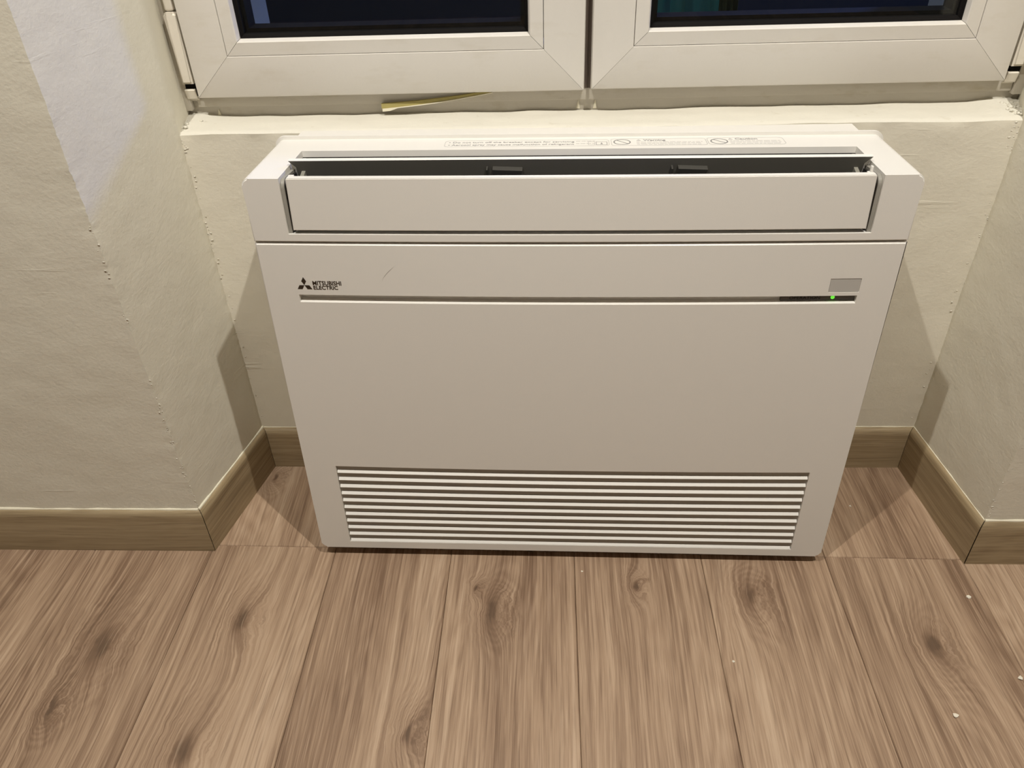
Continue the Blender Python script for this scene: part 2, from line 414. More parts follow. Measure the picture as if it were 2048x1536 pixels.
# ------------------------------------------------------------------ floor: boards as parts
fl = box('floor', XMIN, XMAX, YMIN, 0.30, -0.03, -0.0092, M_under); fl['kind'] = 'structure'
seams = [-0.745, -0.556, -0.360, -0.178, 0.011, 0.203, 0.389, 0.590]
while seams[0] > XMIN: seams.insert(0, seams[0] - 0.19)
while seams[-1] < XMAX: seams.append(seams[-1] + 0.19)
seams[0] = XMIN; seams[-1] = XMAX
def joint(x): return 0.0155 - 0.0162 * x
board_cache = {}
KN = [(-0.652, -0.161, 0.020), (-0.676, -0.256, 0.009), (-0.481, -0.309, 0.017), (-0.470, -0.115, 0.014), (-0.108, -0.096, 0.011), (-0.133, -0.056, 0.004),
      (0.263, -0.064, 0.013), (0.489, -0.144, 0.014), (0.10, 0.30, 0.01), (-0.30, 0.12, 0.012), (0.10, -0.05, 0.006)]
TONE = {-0.745: -0.01, -0.556: 0.045, -0.360: -0.05, -0.178: 0.02, 0.011: -0.055, 0.203: 0.0, 0.389: -0.045, 0.590: 0.05}
def board(xa, xb, ya0, ya1, yb0, yb1):
    """xa..xb across, front edge y (ya0 at xa, yb0 at xb), rear edge y (ya1, yb1)"""
    g = 0.00022; c = 0.0008
    cx, cy = (xa + xb) / 2, (ya0 + ya1) / 2
    out = [(xa + g, ya0 + g), (xb - g, yb0 + g), (xb - g, yb1 - g), (xa + g, ya1 - g)]
    inn = [(xa + g + c, ya0 + g + c), (xb - g - c, yb0 + g + c), (xb - g - c, yb1 - g - c), (xa + g + c, ya1 - g - c)]
    vs = [(x - cx, y - cy, -0.009) for x, y in out] + [(x - cx, y - cy, -0.0011) for x, y in out] + [(x - cx, y - cy, 0.0) for x, y in inn]
    fs = [(3, 2, 1, 0), (8, 9, 10, 11)] + [(i, (i + 1) % 4, (i + 1) % 4 + 4, i + 4) for i in range(4)] + [(i + 4, (i + 1) % 4 + 4, (i + 1) % 4 + 8, i + 8) for i in range(4)]
    me = bpy.data.meshes.new('plank'); me.from_pydata(vs, [], fs); me.update()
    o = link('plank', me, M_floor, fl); o.location = (cx, cy, 0)
    ks = [(k[0] - cx, k[1] - cy, k[2]) for k in KN if xa < k[0] < xb and ya0 < k[1] < ya1]
    while len(ks) < 2: ks.append((random.uniform(-0.08, 0.08), random.uniform(-0.5, 0.5) + (2 if ya0 < 0 and len(ks) else 0), random.uniform(0.004, 0.012)))
    o['knot_a'] = ks[0]; o['knot_b'] = ks[1]
    o['tone'] = TONE.get(xa, random.uniform(-0.05, 0.05))
    return o
for k in range(len(seams) - 1):
    xa, xb = seams[k], seams[k + 1]
    if xb > XLO - 0.2 and xa < XRO + 0.2:
        board(xa, xb, joint(xa), 0.30, joint(xb), 0.30)                    # short piece inside the niche
    L = [joint(xa), -1.15 - 0.35 * (k % 3), -2.3 - 0.3 * (k % 2), YMIN]; Rr = [joint(xb)] + L[1:]
    for j in range(3): board(xa, xb, L[j + 1], L[j], Rr[j + 1], Rr[j])

# ------------------------------------------------------------------ skirting boards
def skirting(name, path_w, path_f, i, gap0=0.0, gap1=0.0):
    """piece i of the mitred run: wall line path_w, face line path_f"""
    prof = [(0.0, 0.0), (1.0, 0.0), (1.0, BH - 0.011)]
    for a in range(1, 7):
        t_ = R(90 * a / 6); prof.append((1.0 - 0.75 * (1 - math.cos(t_)), BH - 0.011 + 0.011 * math.sin(t_)))
    prof.append((0.0, BH))
    w0, w1 = Vector(path_w[i]), Vector(path_w[i + 1]); f0, f1 = Vector(path_f[i]), Vector(path_f[i + 1])
    d = (w1 - w0).normalized(); ang = math.atan2(d.y, d.x)
    w0, f0 = w0 + d * gap0, f0 + d * gap0; w1, f1 = w1 - d * gap1, f1 - d * gap1
    o_ = (w0 + w1) / 2; rot = Matrix.Rotation(-ang, 2)
    bm = bmesh.new(); ends = []
    for w, f in ((w0, f0), (w1, f1)):
        ends.append([bm.verts.new((*(rot @ (w + (f - w) * p[0] - o_)), p[1])) for p in prof])
    n = len(prof)
    bm.faces.new(ends[0]); bm.faces.new(list(reversed(ends[1])))
    for k in range(n): bm.faces.new((ends[0][k], ends[0][(k + 1) % n], ends[1][(k + 1) % n], ends[1][k]))
    o = bm_obj(name, bm, M_skirt, None, 30); o.location = (o_.x, o_.y, 0.0); o.rotation_euler = (0, 0, ang); o['kind'] = 'structure'
    return o
def offset_path(pw, t_):
    out = []
    for k in range(len(pw)):
        ns = []
        for a, b in ((k - 1, k), (k, k + 1)):
            if a >= 0 and b < len(pw):
                d = (Vector(pw[b]) - Vector(pw[a])).normalized(); ns.append(Vector((d.y, -d.x)))
        m = sum(ns, Vector((0, 0))) / len(ns); m = m / m.length_squared if len(ns) > 1 else m
        out.append(Vector(pw[k]) + m * t_)
    return out
PW = [(XMIN + 0.002, YFL), (XLO, YFL), (XLI, D), (XRI, D), (XRO, YFR), (XMAX - 0.002, YFR)]
PF = offset_path(PW, BT); PB = offset_path(PW, 0.0)
names_ = ['baseboard_left', 'baseboard_left_reveal', 'baseboard_back', 'baseboard_right_reveal', 'baseboard_right']
boards_ = [skirting(names_[i], PB, PF, i, [0, .0012, .0004, .0004, .0016][i], [0, .0004, .0004, 0, 0][i]) for i in range(5)]
# painter's caulk along the top of the left boards and the right front board
def caulk(parent, a, b, wdt, hgt, seed):
    bm = bmesh.new(); n = 60; prev = None
    inv = parent.matrix_basis.inverted()
    a, b = Vector(a), Vector(b); d = (b - a).normalized(); nrm = Vector((d.y, -d.x))
    for i in range(n + 1):
        p = a + (b - a) * i / n
        k = 0.75 + 0.7 * noise.noise(Vector((p.x * 40 + seed, p.y * 40, 0)))
        ring = [(p - nrm * .001, BH - 0.001), (p + nrm * wdt * k, BH - 0.0006), (p + nrm * wdt * 0.8 * k, BH + hgt * 0.7 * k), (p - nrm * .001, BH + hgt * 1.2 * k)]
        vs = [bm.verts.new(inv @ Vector((q.x, q.y, z))) for q, z in ring]
        if prev:
            for m_ in range(4): bm.faces.new((prev[m_], prev[(m_ + 1) % 4], vs[(m_ + 1) % 4], vs[m_]))
        else: bm.faces.new(vs)
        prev = vs
    bm.faces.new(list(reversed(prev)))
    return bm_obj('caulk_line', bm, M_caulk, parent, 50)
caulk(boards_[0], PB[0], PB[1], 0.0032, 0.003, 1); caulk(boards_[1], PB[1], PB[2], 0.0028, 0.003, 5)
caulk(boards_[4], PB[4], PB[5], 0.0030, 0.003, 9); caulk(boards_[2], PB[2], PB[3], 0.0016, 0.0015, 12); caulk(boards_[3], PB[3], PB[4], 0.0012, 0.0015, 15)

# ------------------------------------------------------------------ window
win = empty('window_1', (0, 0.29, ZS)); win['kind'] = 'structure'
def wp(o):  # keep world-space mesh coordinates under the window's empty
    o.matrix_parent_inverse = Matrix.Translation((0, -0.29, -ZS)); return o
FY = 0.290
for nm, b in (('bottom_frame', (XWL + .001, XWR - .001, FY, 0.355, ZS - 0.006, 0.668)), ('top_frame', (XWL + .001, XWR - .001, FY, 0.355, WIN_TOP - 0.05, WIN_TOP + 0.03)),
              ('side_frame', (XWL + .001, -0.470, FY, 0.355, 0.668, WIN_TOP - 0.05)), ('side_frame', (0.535, XWR - .001, FY, 0.355, 0.668, WIN_TOP - 0.05))):
    wp(box(nm, *b, M_pvc_dirty if nm == 'bottom_frame' else M_pvc, win, 0.0015))
# shallow lip of the frame right under the sashes and the drip groove
wp(box('frame_lip', XWL + .02, XWR - .02, 0.2845, FY + 0.001, 0.6035, 0.622, M_pvc_dirty, win, 0.0008))
wp(box('frame_lip', XWL + .0005, -0.5200, 0.2800, FY + 0.001, 0.600, 1.95, M_pvc_dirty, win, 0.0008))
wp(box('frame_lip', 0.5868, XWR - .0005, 0.2800, FY + 0.001, 0.600, 1.95, M_pvc_dirty, win, 0.0008))
wp(box('astragal', 0.0165, 0.0355, 0.2835, 0.312, 0.619, WIN_TOP - 0.02, M_gap, win))
def mitred_frame(bm, x0, x1, z0, z1, prof):
    """closed section prof (inset, y) swept round the rectangle, four members split at the mitres by a hairline"""
    cs = [(x0, z0, 1, 1), (x1, z0, -1, 1), (x1, z1, -1, -1), (x0, z1, 1, -1)]; g = 0.00022
    for k in range(4):
        ca, cb = cs[k], cs[(k + 1) % 4]; d = Vector((cb[0] - ca[0], 0, cb[1] - ca[1])).normalized()
        A = [bm.verts.new(Vector((ca[0] + ca[2] * i_, y, ca[1] + ca[3] * i_)) + d * g) for i_, y in prof]
        B = [bm.verts.new(Vector((cb[0] + cb[2] * i_, y, cb[1] + cb[3] * i_)) - d * g) for i_, y in prof]
        n = len(prof)
        bm.faces.new(A); bm.faces.new(list(reversed(B)))
        for j in range(n): bm.faces.new((A[j], A[(j + 1) % n], B[(j + 1) % n], B[j]))
def bead_member(name, ca, cb, prof, mat_, parent):
    bm = bmesh.new(); g = 0.0003
    d = Vector((cb[0] - ca[0], 0, cb[1] - ca[1])).normalized()
    A = [bm.verts.new(Vector((ca[0] + ca[2] * i_, y, ca[1] + ca[3] * i_)) + d * g) for i_, y in prof]
    B = [bm.verts.new(Vector((cb[0] + cb[2] * i_, y, cb[1] + cb[3] * i_)) - d * g) for i_, y in prof]
    n = len(prof); bm.faces.new(A); bm.faces.new(list(reversed(B)))
    for j in range(n): bm.faces.new((A[j], A[(j + 1) % n], B[(j + 1) % n], B[j]))
    return bm_obj(name, bm, mat_, parent)
SY = 0.268                                  # room face of the sashes
def sash(x0, x1, z0, z1, wl, wr, wb):
    w = wb
    # sash members: outer edge slightly rounded
    prof = [(0.0, 0.300), (0.0, SY + 0.004), (0.0012, SY + 0.001), (0.004, SY), (w - 0.0008, SY), (w - 0.0002, SY + 0.001), (w - 0.0002, 0.300)]
    bm = bmesh.new(); mitred_frame(bm, x0, x1, z0, z1, prof)
    s = wp(bm_obj('sash', bm, M_pvc, win, 25))
    def child(o): o.matrix_parent_inverse = Matrix.Identity(4); return o
    xi0, xi1, zi0, zi1 = x0 + w, x1 - w, z0 + w, z1 - w
    cs = [(xi0, zi0, 1, 1), (xi1, zi0, -1, 1), (xi1, zi1, -1, -1), (xi0, zi1, 1, -1)]
    bp = [(0.0005, 0.300), (0.0005, SY + 0.0008), (0.0168, SY - 0.0004), (0.0179, SY + 0.0008), (0.0198, SY + 0.0088), (0.0198, 0.300)]
    for k in range(4): child(bead_member('glazing_bead', cs[k], cs[(k + 1) % 4], bp, M_pvc, s))
    bm = bmesh.new()
    gp = [(0.0192, 0.2985), (0.0192, SY + 0.0092), (0.0212, SY + 0.0100), (0.0226, SY + 0.0125), (0.0246, SY + 0.0140), (0.0246, 0.2985)]
    for k in range(4):
        ca, cb = cs[k], cs[(k + 1) % 4]
        A = [bm.verts.new((ca[0] + ca[2] * i_, y, ca[1] + ca[3] * i_)) for i_, y in gp]; B = [bm.verts.new((cb[0] + cb[2] * i_, y, cb[1] + cb[3] * i_)) for i_, y in gp]
        for j in range(len(gp)): bm.faces.new((A[j], A[(j + 1) % len(gp)], B[(j + 1) % len(gp)], B[j]))
    child(bm_obj('gasket', bm, M_gasket, s))
    child(box('pane', xi0 + 0.0235, xi1 - 0.0235, SY + 0.0165, SY + 0.0205, zi0 + 0.0235, zi1 - 0.0235, M_glass, s))
    # outer black spacer edge behind the pane
    bm = bmesh.new()
    sp = [(0.0195, 0.2905), (0.0295, 0.2905), (0.0295, 0.318), (0.0195, 0.318)]
    for k in range(4):
        ca, cb = cs[k], cs[(k + 1) % 4]
        A = [bm.verts.new((ca[0] + ca[2] * i_, y, ca[1] + ca[3] * i_)) for i_, y in sp]; B = [bm.verts.new((cb[0] + cb[2] * i_, y, cb[1] + cb[3] * i_)) for i_, y in sp]
        for j in range(4): bm.faces.new((A[j], A[(j + 1) % 4], B[(j + 1) % 4], B[j]))
    child(bm_obj('spacer', bm, M_gasket, s))
    return s
sash(-0.5026, 0.0216, 0.6195, WIN_TOP, 0, 0, 0.0535)
sash(0.0304, 0.5658, 0.6205, WIN_TOP, 0, 0, 0.0535)
# hinge covers at the outer edges of the sashes
def hinge(x0, x1, ztop, side):
    bm = bmesh.new()
    pts = rounded(x0, x1, 0.6375, ztop, 0.004, 5, (0, 0, 1, 1))
    lo, hi = prism(bm, pts, lambda a, b, s_: (a, 0.2715 + s_ * 0.016, b))
    bmesh.ops.bevel(bm, geom=[e for e in bm.edges if all(abs(v.co.y - 0.2715) < 1e-6 for v in e.verts)], offset=0.003, segments=3, affect='EDGES')
    h = wp(bm_obj('hinge_cover', bm, M_hingecap, win, 40))
    wp(box('hinge_rod', x0 + 0.002, x1 - 0.001, 0.274, 0.289, ztop + 0.0008, ztop + 0.30, M_hingecap, win, 0.003, 3))
    wp(box('hinge_slot', x0 + 0.0005, x1 + (0.004 if side < 0 else 0.0), 0.280, 0.2895, 0.620, 0.638, M_gasket, win))
    # lower bracket with a sloping front
    bm = bmesh.new()
    pr = [(0.2755, 0.6285), (0.2775, 0.6300), (0.289, 0.6300), (0.289, 0.611), (0.2785, 0.617)]
    prism(bm, pr, lambda a, b, s_: (x0 + s_ * (x1 - x0 - 0.0015), a, b))
    wp(bm_obj('hinge_bracket', bm, M_hingecap, win))
hinge(-0.5215, -0.5060, 0.7275, -1)
hinge(0.5705, 0.5860, 0.7275, 1)
# small dabs of filler on the bottom frame
for cx_, w_, h_ in ((-0.006, 0.0048, 0.0135), (0.0165, 0.0048, 0.0135), (-0.489, 0.004, 0.010)):
    pass
def dab(x, w_, h_, z=ZS + 0.0012):
    bm = bmesh.new()
    prism(bm, [(x - w_ / 2, z), (x + w_ / 2, z), (x + w_ * .05, z + h_)], lambda a, b, s_: (a, FY - 0.0012 + s_ * 0.0018, b))
    return wp(bm_obj('filler_dab', bm, M_caulk, win))
dab(0.0145, 0.0052, 0.0118); dab(0.0375, 0.0052, 0.0118); dab(-0.487, 0.0045, 0.009)
# rough plaster crumbs where the sill meets the reveals
def rubble(name, cx_, cy_, n, sx_, seed):
    random.seed(seed); bm = bmesh.new()
    for i in range(n):
        p = Vector((cx_ + random.gauss(0, sx_), cy_ + random.uniform(-0.035, 0.03), ZS + random.uniform(-0.002, 0.003)))
        r_ = random.uniform(0.0010, 0.0036)
        q = bmesh.ops.create_icosphere(bm, subdivisions=1, radius=r_, matrix=Matrix.Translation(p))
        for v in q['verts']: v.co = p + (v.co - p) * (1 + 0.5 * noise.noise(v.co * 300)); v.co.z = p.z + (v.co.z - p.z) * 0.7
    o = bm_obj(name, bm, M_sill, bpy.data.objects['wall_back'], 60); o['kind'] = 'stuff'; return o
rubble('plaster_crumbs', XRI + 0.014, 0.262, 190, 0.009, 3)
rubble('plaster_crumbs', XLI - 0.006, 0.270, 90, 0.006, 4)
# chipped plaster along the niche corners
def chips_line(wall, x, y, spans, seed, ox, oy):
    random.seed(seed); bm = bmesh.new()
    for z0_, z1_, n_ in spans:
        for i in range(n_):
            p = Vector((x + ox * random.uniform(-0.2, 1.0), y + oy * random.uniform(-0.2, 1.0), random.uniform(z0_, z1_)))
            r_ = random.uniform(0.0003, 0.0009)
            q = bmesh.ops.create_icosphere(bm, subdivisions=1, radius=r_, matrix=Matrix.Translation(p))
            k_ = random.uniform(1.0, 3.0)
            for v in q['verts']:
                d_ = v.co - p; v.co = p + Vector((d_.x * k_, d_.y * 0.8, d_.z * random.uniform(.6, 1.8)))
    o = bm_obj('plaster_chips', bm, M_sill, wall, 70); o['kind'] = 'stuff'; return o
chips_line(wl_, XLO, YFL, [(0.09, 0.30, 60), (0.30, 0.56, 26), (0.56, 0.9, 8)], 31, -0.004, 0.0005)
chips_line(wr_, XRO, YFR, [(0.09, 0.20, 26), (0.20, 0.6, 20)], 32, 0.005, 0.0005)
chips_line(wl_, XLI, D, [(0.36, 0.585, 46), (0.09, 0.36, 18)], 33, 0.006, -0.0006)
chips_line(wr_, XRI, D, [(0.45, 0.585, 60), (0.09, 0.45, 30)], 34, -0.010, -0.0006)

# loose draught strip hanging from under the left sash
ds = empty('draught_strip', (-0.18, 0.279, 0.600)); tag(ds, 'loose yellowed foam draught strip hanging from under the left window sash', 'draught strip')
def ribbon(name, pts, m_, thick):
    bm = bmesh.new(); prev = None
    for (x, zt, zb, y) in pts:
        vs = [bm.verts.new(Vector(c) - Vector((-0.18, 0.279, 0.600))) for c in ((x, y, zt), (x, y, zb), (x, y + thick, zb), (x, y + thick, zt))]
        if prev:
            for k in range(4): bm.faces.new((prev[k], prev[(k + 1) % 4], vs[(k + 1) % 4], vs[k]))
        else: bm.faces.new(vs)
        prev = vs
    bm.faces.new(list(reversed(prev)))
    return bm_obj(name, bm, m_, ds)
N = 14
top = []; edge = []
for i in range(N + 1):
    f = i / N; x = -0.2545 + f * 0.152
    zc = 0.6015 + 0.0165 * f - 0.002 * math.sin(f * math.pi)
    y = 0.2790 - 0.0015 * (1 - f)
    top.append((x, zc + 0.0035 * (1 - .55 * f), zc - 0.0030 * (1 - .7 * f), y))
    edge.append((x + 0.001, zc - 0.0030 * (1 - .7 * f), zc - 0.0030 * (1 - .7 * f) - (0.0036 if f < 0.12 else 0.0010), y - 0.0010))
ribbon('foam', top, M_foam, 0.004); ribbon('white_edge', edge, M_caulk, 0.003)

# ------------------------------------------------------------------ outside
box('exterior_ledge', -0.45, 0.53, 0.40, OUT + 0.05, ZS - 0.05, ZS - 0.012, M_out)['kind'] = 'structure'
gr = box('exterior_ground', -60, 60, 1.2, 120, -6.2, -6.0, M_out); gr['kind'] = 'structure'
blg = empty('facing_building', (0, 14, -6)); tag(blg, 'dark facade of the building across the street behind the window', 'building')
def bpart(name, b, m_, par):
    o = box(name, *b, m_, par); o.matrix_parent_inverse = Matrix.Translation((0, -14, 6)) if par is blg else Matrix.Identity(4); return o
bw = bpart('facade', (-14, 14, 14, 18, -6, 2.2), M_out, blg)
bpart('cornice', (-14.2, 14.2, 13.8, 18.2, 2.2, 2.5), M_out, blg)
for k in range(-4, 5): bpart('window', (k * 2.8 - 0.6, k * 2.8 + 0.6, 13.95, 14.02, -1.2, 0.6), M_display, blg)
# cool street lamp down the road to the right, its light falls through the panes
sl = empty('street_lamp', (7.6, 8.6, -6.0)); tag(sl, 'tall street lamp with a cool white head outside the window', 'street lamp')
M_pole = mat('lamp_pole', (0.03, 0.03, 0.03), 0.6)
M_head = mat('lamp_head', (0.6, 0.7, 0.9), 0.5)
M_head.node_tree.nodes['Principled BSDF'].inputs['Emission Color'].default_value = (0.14, 0.28, 1.0, 1)
M_head.node_tree.nodes['Principled BSDF'].inputs['Emission Strength'].default_value = 200.0
bm = bmesh.new(); bmesh.ops.create_cone(bm, cap_ends=True, segments=16, radius1=0.09, radius2=0.05, depth=10.7, matrix=Matrix.Translation((0, 0, 5.35))); bm_obj('pole', bm, M_pole, sl, 40)
bm = bmesh.new(); bmesh.ops.create_uvsphere(bm, u_segments=24, v_segments=12, radius=0.55, matrix=Matrix.Translation((0, 0, 11.2))); bm_obj('globe', bm, M_head, sl, 60)
bm = bmesh.new(); bmesh.ops.create_cone(bm, cap_ends=True, segments=24, radius1=0.45, radius2=0.12, depth=0.16, matrix=Matrix.Translation((0, 0, 11.72))); bm_obj('cap', bm, M_pole, sl, 40)
# cloth drying outside behind the right pane
cl = empty('hanging_cloth', (0.22, 0.70, 0.86)); tag(cl, 'teal cloth hanging outside behind the right window pane', 'cloth')
def sheet(name, xa, xb, y, m_, seed, parent):
    bm = bmesh.new(); g_ = []
    for j in range(13):
        z = -0.0 - 0.55 * j / 12; row = []
        for i in range(25):
            f = i / 24
            row.append(bm.verts.new((xa + (xb - xa) * f + 0.012 * (j / 12), y + 0.012 * math.sin(f * 15 + seed) * (0.4 + .6 * j / 12) + 0.004 * math.sin(f * 37 + j * .3), z)))
        g_.append(row)
    for j in range(12):
        for i in range(24): bm.faces.new((g_[j][i], g_[j][i + 1], g_[j + 1][i + 1], g_[j + 1][i]))
    bmesh.ops.solidify(bm, geom=bm.faces[:], thickness=0.002)
    return bm_obj(name, bm, m_, parent, 60)
sheet('teal_panel', -0.068, 0.048, 0.0, M_cloth, 0.4, cl)
sheet('olive_panel', 0.046, 0.082, 0.012, M_olive, 1.9, cl)
box('cloth_line', -0.5, 0.5, -0.002, 0.002, 0.0, 0.004, M_gasket, cl)

# ------------------------------------------------------------------ the air conditioner (local: x right, y towards the wall, z up)
ac = empty('air_conditioner', (0, 0, 0.01577), (R(-2.186), R(0.267), R(-0.719)))
tag(ac, 'white floor-standing air conditioner under the window with its top louver open', 'air conditioner')
HT = 0.583; SEAM = 0.5052
# rear body
box('casing', -0.366, 0.366, 0.020, 0.170, 0.006, 0.500, M_unit, ac, 0.004)
# top cover: rounded upper corners, extruded towards the wall, cut open for the outlet
bm = bmesh.new()
pts = rounded(-0.375, 0.375, SEAM + 0.0016, HT, 0.0085, 7, (0, 0, 1, 1))
lo, hi = prism(bm, pts, lambda a, b, s_: (a, 0.0 if s_ == 0 else 0.148, b))
bm.edges.ensure_lookup_table()
fe = [e for e in bm.edges if all(abs(v.co.y) < 1e-6 for v in e.verts)]
bmesh.ops.bevel(bm, geom=fe, offset=0.0018, segments=3, affect='EDGES')
be = [e for e in bm.edges if all(abs(v.co.y - 0.148) < 1e-6 for v in e.verts)]
bmesh.ops.bevel(bm, geom=be, offset=0.0042, segments=4, affect='EDGES')
head = bm_obj('top_cover', bm, M_unit, ac)
cut(head, [tmpbox(-0.3315, 0.3315, -0.05, 0.0975, 0.5168, 0.70), tmpbox(-0.3312, 0.3312, 0.0142, 0.0971, 0.48, 0.53)])
# narrow spacer between cover and wall
bm = bmesh.new()
prism(bm, [(-0.357, 0.140), (0.357, 0.140), (0.357, 0.1965), (-0.357, 0.1875)], lambda a, b, s_: (a, b, 0.25 + s_ * (HT - 0.0015 - 0.25)))
bmesh.ops.bevel(bm, geom=[e for e in bm.edges if all(v.co.z > 0.5 for v in e.verts)], offset=0.0015, segments=2, affect='EDGES')
bm_obj('rear_spacer', bm, M_unit, ac, 40)
# dark air duct inside the outlet (open box)
bm = bmesh.new(); add_box(bm, -0.3308, 0.3308, 0.0145, 0.0968, 0.400, 0.5755)
bm.faces.ensure_lookup_table()
bmesh.ops.delete(bm, geom=[f for f in bm.faces if f.normal.z > 0.9], context='FACES')
bm.normal_update()
# open the front of the duct above the lower strip
duct = bm_obj('air_duct', bm, M_dark, ac)
for p in duct.data.polygons: p.flip()
# grey trim lining both ends of the opening, following the rounded front edge
def trim(sgn):
    outer = [(0.0020, 0.5172)]
    rr = 0.010
    for i in range(7):
        a = R(180 - 90 * i / 6); outer.append((0.0020 + rr + rr * math.cos(a), HT - 0.0030 - rr + rr * math.sin(a)))
    outer += [(0.0970, HT - 0.0085)]
    inner = [(0.0970, HT - 0.020), (0.0175, HT - 0.020)] + [(0.0130, HT - 0.026), (0.0130, 0.5172)]
    bm = bmesh.new()
    prism(bm, outer + inner, lambda a, b, s_: (sgn * (0.3314 - s_ * 0.0042), a, b))
    o = bm_obj('opening_trim', bm, M_trim, ac, 35)
    bm = bmesh.new()
    prism(bm, [(a + 0.0035 if a < 0.05 else a, b - (0.0035 if b > 0.53 else 0)) for a, b in outer] + [(0.0970, 0.47), (0.016, 0.47), (0.016, 0.5172)], lambda a, b, s_: (sgn * (0.3312 - s_ * 0.0062), a, b))
    bm_obj('trim_lip', bm, M_dark, o, 35)
trim(-1); trim(1)
# front flap
bm = bmesh.new()
pts = [(-0.3250, 0.5214), (0.3250, 0.5214), (0.3236, 0.5822), (0.3226, 0.5832), (-0.3226, 0.5832), (-0.3236, 0.5822)]
prism(bm, pts, lambda a, b, s_: (a, 0.0002 + s_ * (0.0085 if b > 0.55 else 0.005), b))
bmesh.ops.bevel(bm, geom=[e for e in bm.edges if all(v.co.y < 0.001 for v in e.verts)], offset=0.0009, segments=2, affect='EDGES')
bm_obj('front_flap', bm, M_unit, ac, 35)
# open louver: mitred ends, inner side faces the room and looks slightly down
lv = empty('louver', (0, 0.0405, 0.5895), (R(-19), 0, 0), ac)
bm = bmesh.new()
skin = [(-0.3310, 0.0), (0.3310, 0.0), (0.3235, -0.0085), (0.3235, -0.060), (-0.3235, -0.060), (-0.3235, -0.0085)]
f_ = [bm.verts.new((x, 0.0, z)) for x, z in skin]; b_ = [bm.verts.new((x if abs(x) > .33 else x * 1.023, 0.0052, z)) for x, z in skin]
ff = bm.faces.new(f_); bm.faces.new(list(reversed(b_)))
for k in range(6): bm.faces.new((f_[k], f_[(k + 1) % 6], b_[(k + 1) % 6], b_[k]))
ff.material_index = 1
# fold the louver into one mesh parented directly to the unit
me_m = Matrix.Translation((0, 0.0405, 0.5895)) @ Matrix.Rotation(R(16), 4, 'X')
bmesh.ops.transform(bm, matrix=me_m, verts=bm.verts)
bpy.data.objects.remove(lv, do_unlink=True)
louver = bm_obj('louver', bm, [M_unit, M_vane_shade], ac)
# L brackets and ribs on the inner side of the louver
def brk(x, wid):
    bm = bmesh.new()
    pts = [(0, -0.032), (0.010, -0.032), (0.0125, -0.0185), (wid - 0.002, -0.0180), (wid, -0.0100), (0, -0.0085)]
    prism(bm, pts, lambda a, b, s_: (x + a, -0.0005 - s_ * 0.0075, b))
    bmesh.ops.transform(bm, matrix=me_m, verts=bm.verts)
    o = bm_obj('louver_bracket', bm, M_brk, louver)
    bm = bmesh.new(); add_box(bm, x - 0.0075, x - 0.0058, -0.0075, 0.0, -0.032, -0.0090); bmesh.ops.transform(bm, matrix=me_m, verts=bm.verts)
    bm_obj('rib', bm, M_brk, louver)
brk(-0.0935, 0.034); brk(0.1168, 0.033)
for sgn in (-1, 1):
    bm = bmesh.new(); add_box(bm, sgn * 0.3155 - 0.0022, sgn * 0.3155 + 0.0022, -0.011, 0.0, -0.052, -0.0135); bmesh.ops.transform(bm, matrix=me_m, verts=bm.verts)
    bm_obj('hinge_arm', bm, M_arm, louver)
    box('hinge_clip', sgn * 0.3195 - 0.0035, sgn * 0.3195 + 0.0030, 0.0086, 0.0135, 0.568, 0.5832, M_unit, ac, 0.0006)
    if sgn > 0: box('hinge_hook', 0.3185, 0.3212, 0.0090, 0.0130, 0.5820, 0.5895, M_unit, ac, 0.0006)
# front panel
bm = bmesh.new()
pts = rounded(-0.375, 0.375, 0.0022, SEAM, 0.0075, 7, (1, 1, 0, 0))
prism(bm, pts, lambda a, b, s_: (a, s_ * 0.024, b))
bmesh.ops.bevel(bm, geom=[e for e in bm.edges if all(v.co.y < 1e-6 for v in e.verts)], offset=0.0018, segments=3, affect='EDGES')
panel = bm_obj('front_panel', bm, M_unit, ac)
GZ0, GZ1, GX = 0.0150, 0.1655, 0.3300
# groove with a sloping lower face; shallow receiver recess; grille pocket
gcut = bmesh.new()
prism(gcut, [(-0.01, 0.4278), (-0.01, 0.4384), (0.0085, 0.4384), (0.0085, 0.4300), (0.0, 0.4280)], lambda a, b, s_: (-0.3332 + s_ * 0.6664, a, b))
gcut = bm_obj('cutter', gcut, None, ac)
cut(panel, [gcut, tmpbox(0.2985, 0.3340, -0.01, 0.0009, 0.4428, 0.4606), tmpbox(-GX, GX, -0.01, 0.0068, GZ0, GZ1)])
box('grille_back', -GX + .0002, GX - .0002, 0.0039, 0.0066, GZ0 + .0002, GZ1 - .0002, M_grback, panel)
slat_me = None
for k in range(11):
    zf = GZ0 + 0.0002 + k * 0.01372
    bm = bmesh.new()
    prism(bm, [(0.0003, zf), (0.0003, zf + 0.0006), (0.0038, zf + 0.0037), (0.0038, zf + 0.0008)], lambda a, b, s_: ((-GX + 0.0004 + 0.0006) + s_ * (2 * GX - 0.002), a, b))
    bm_obj('slat', bm, M_unit, panel)
# display strip, indicator, receiver window
box('display_strip', 0.2462, 0.3328, 0.0056, 0.0086, 0.4292, 0.4382, M_display, panel)
bm = bmesh.new(); bmesh.ops.create_uvsphere(bm, u_segments=16, v_segments=10, radius=0.0024, matrix=Matrix.Translation((0.3071, 0.0052, 0.4338)) @ Matrix.Diagonal((1, 0.5, 1, 1)))
bm_obj('indicator_light', bm, M_led, panel, 60)
box('receiver_window', 0.2990, 0.3335, 0.0004, 0.0012, 0.4433, 0.4601, M_recv, panel)

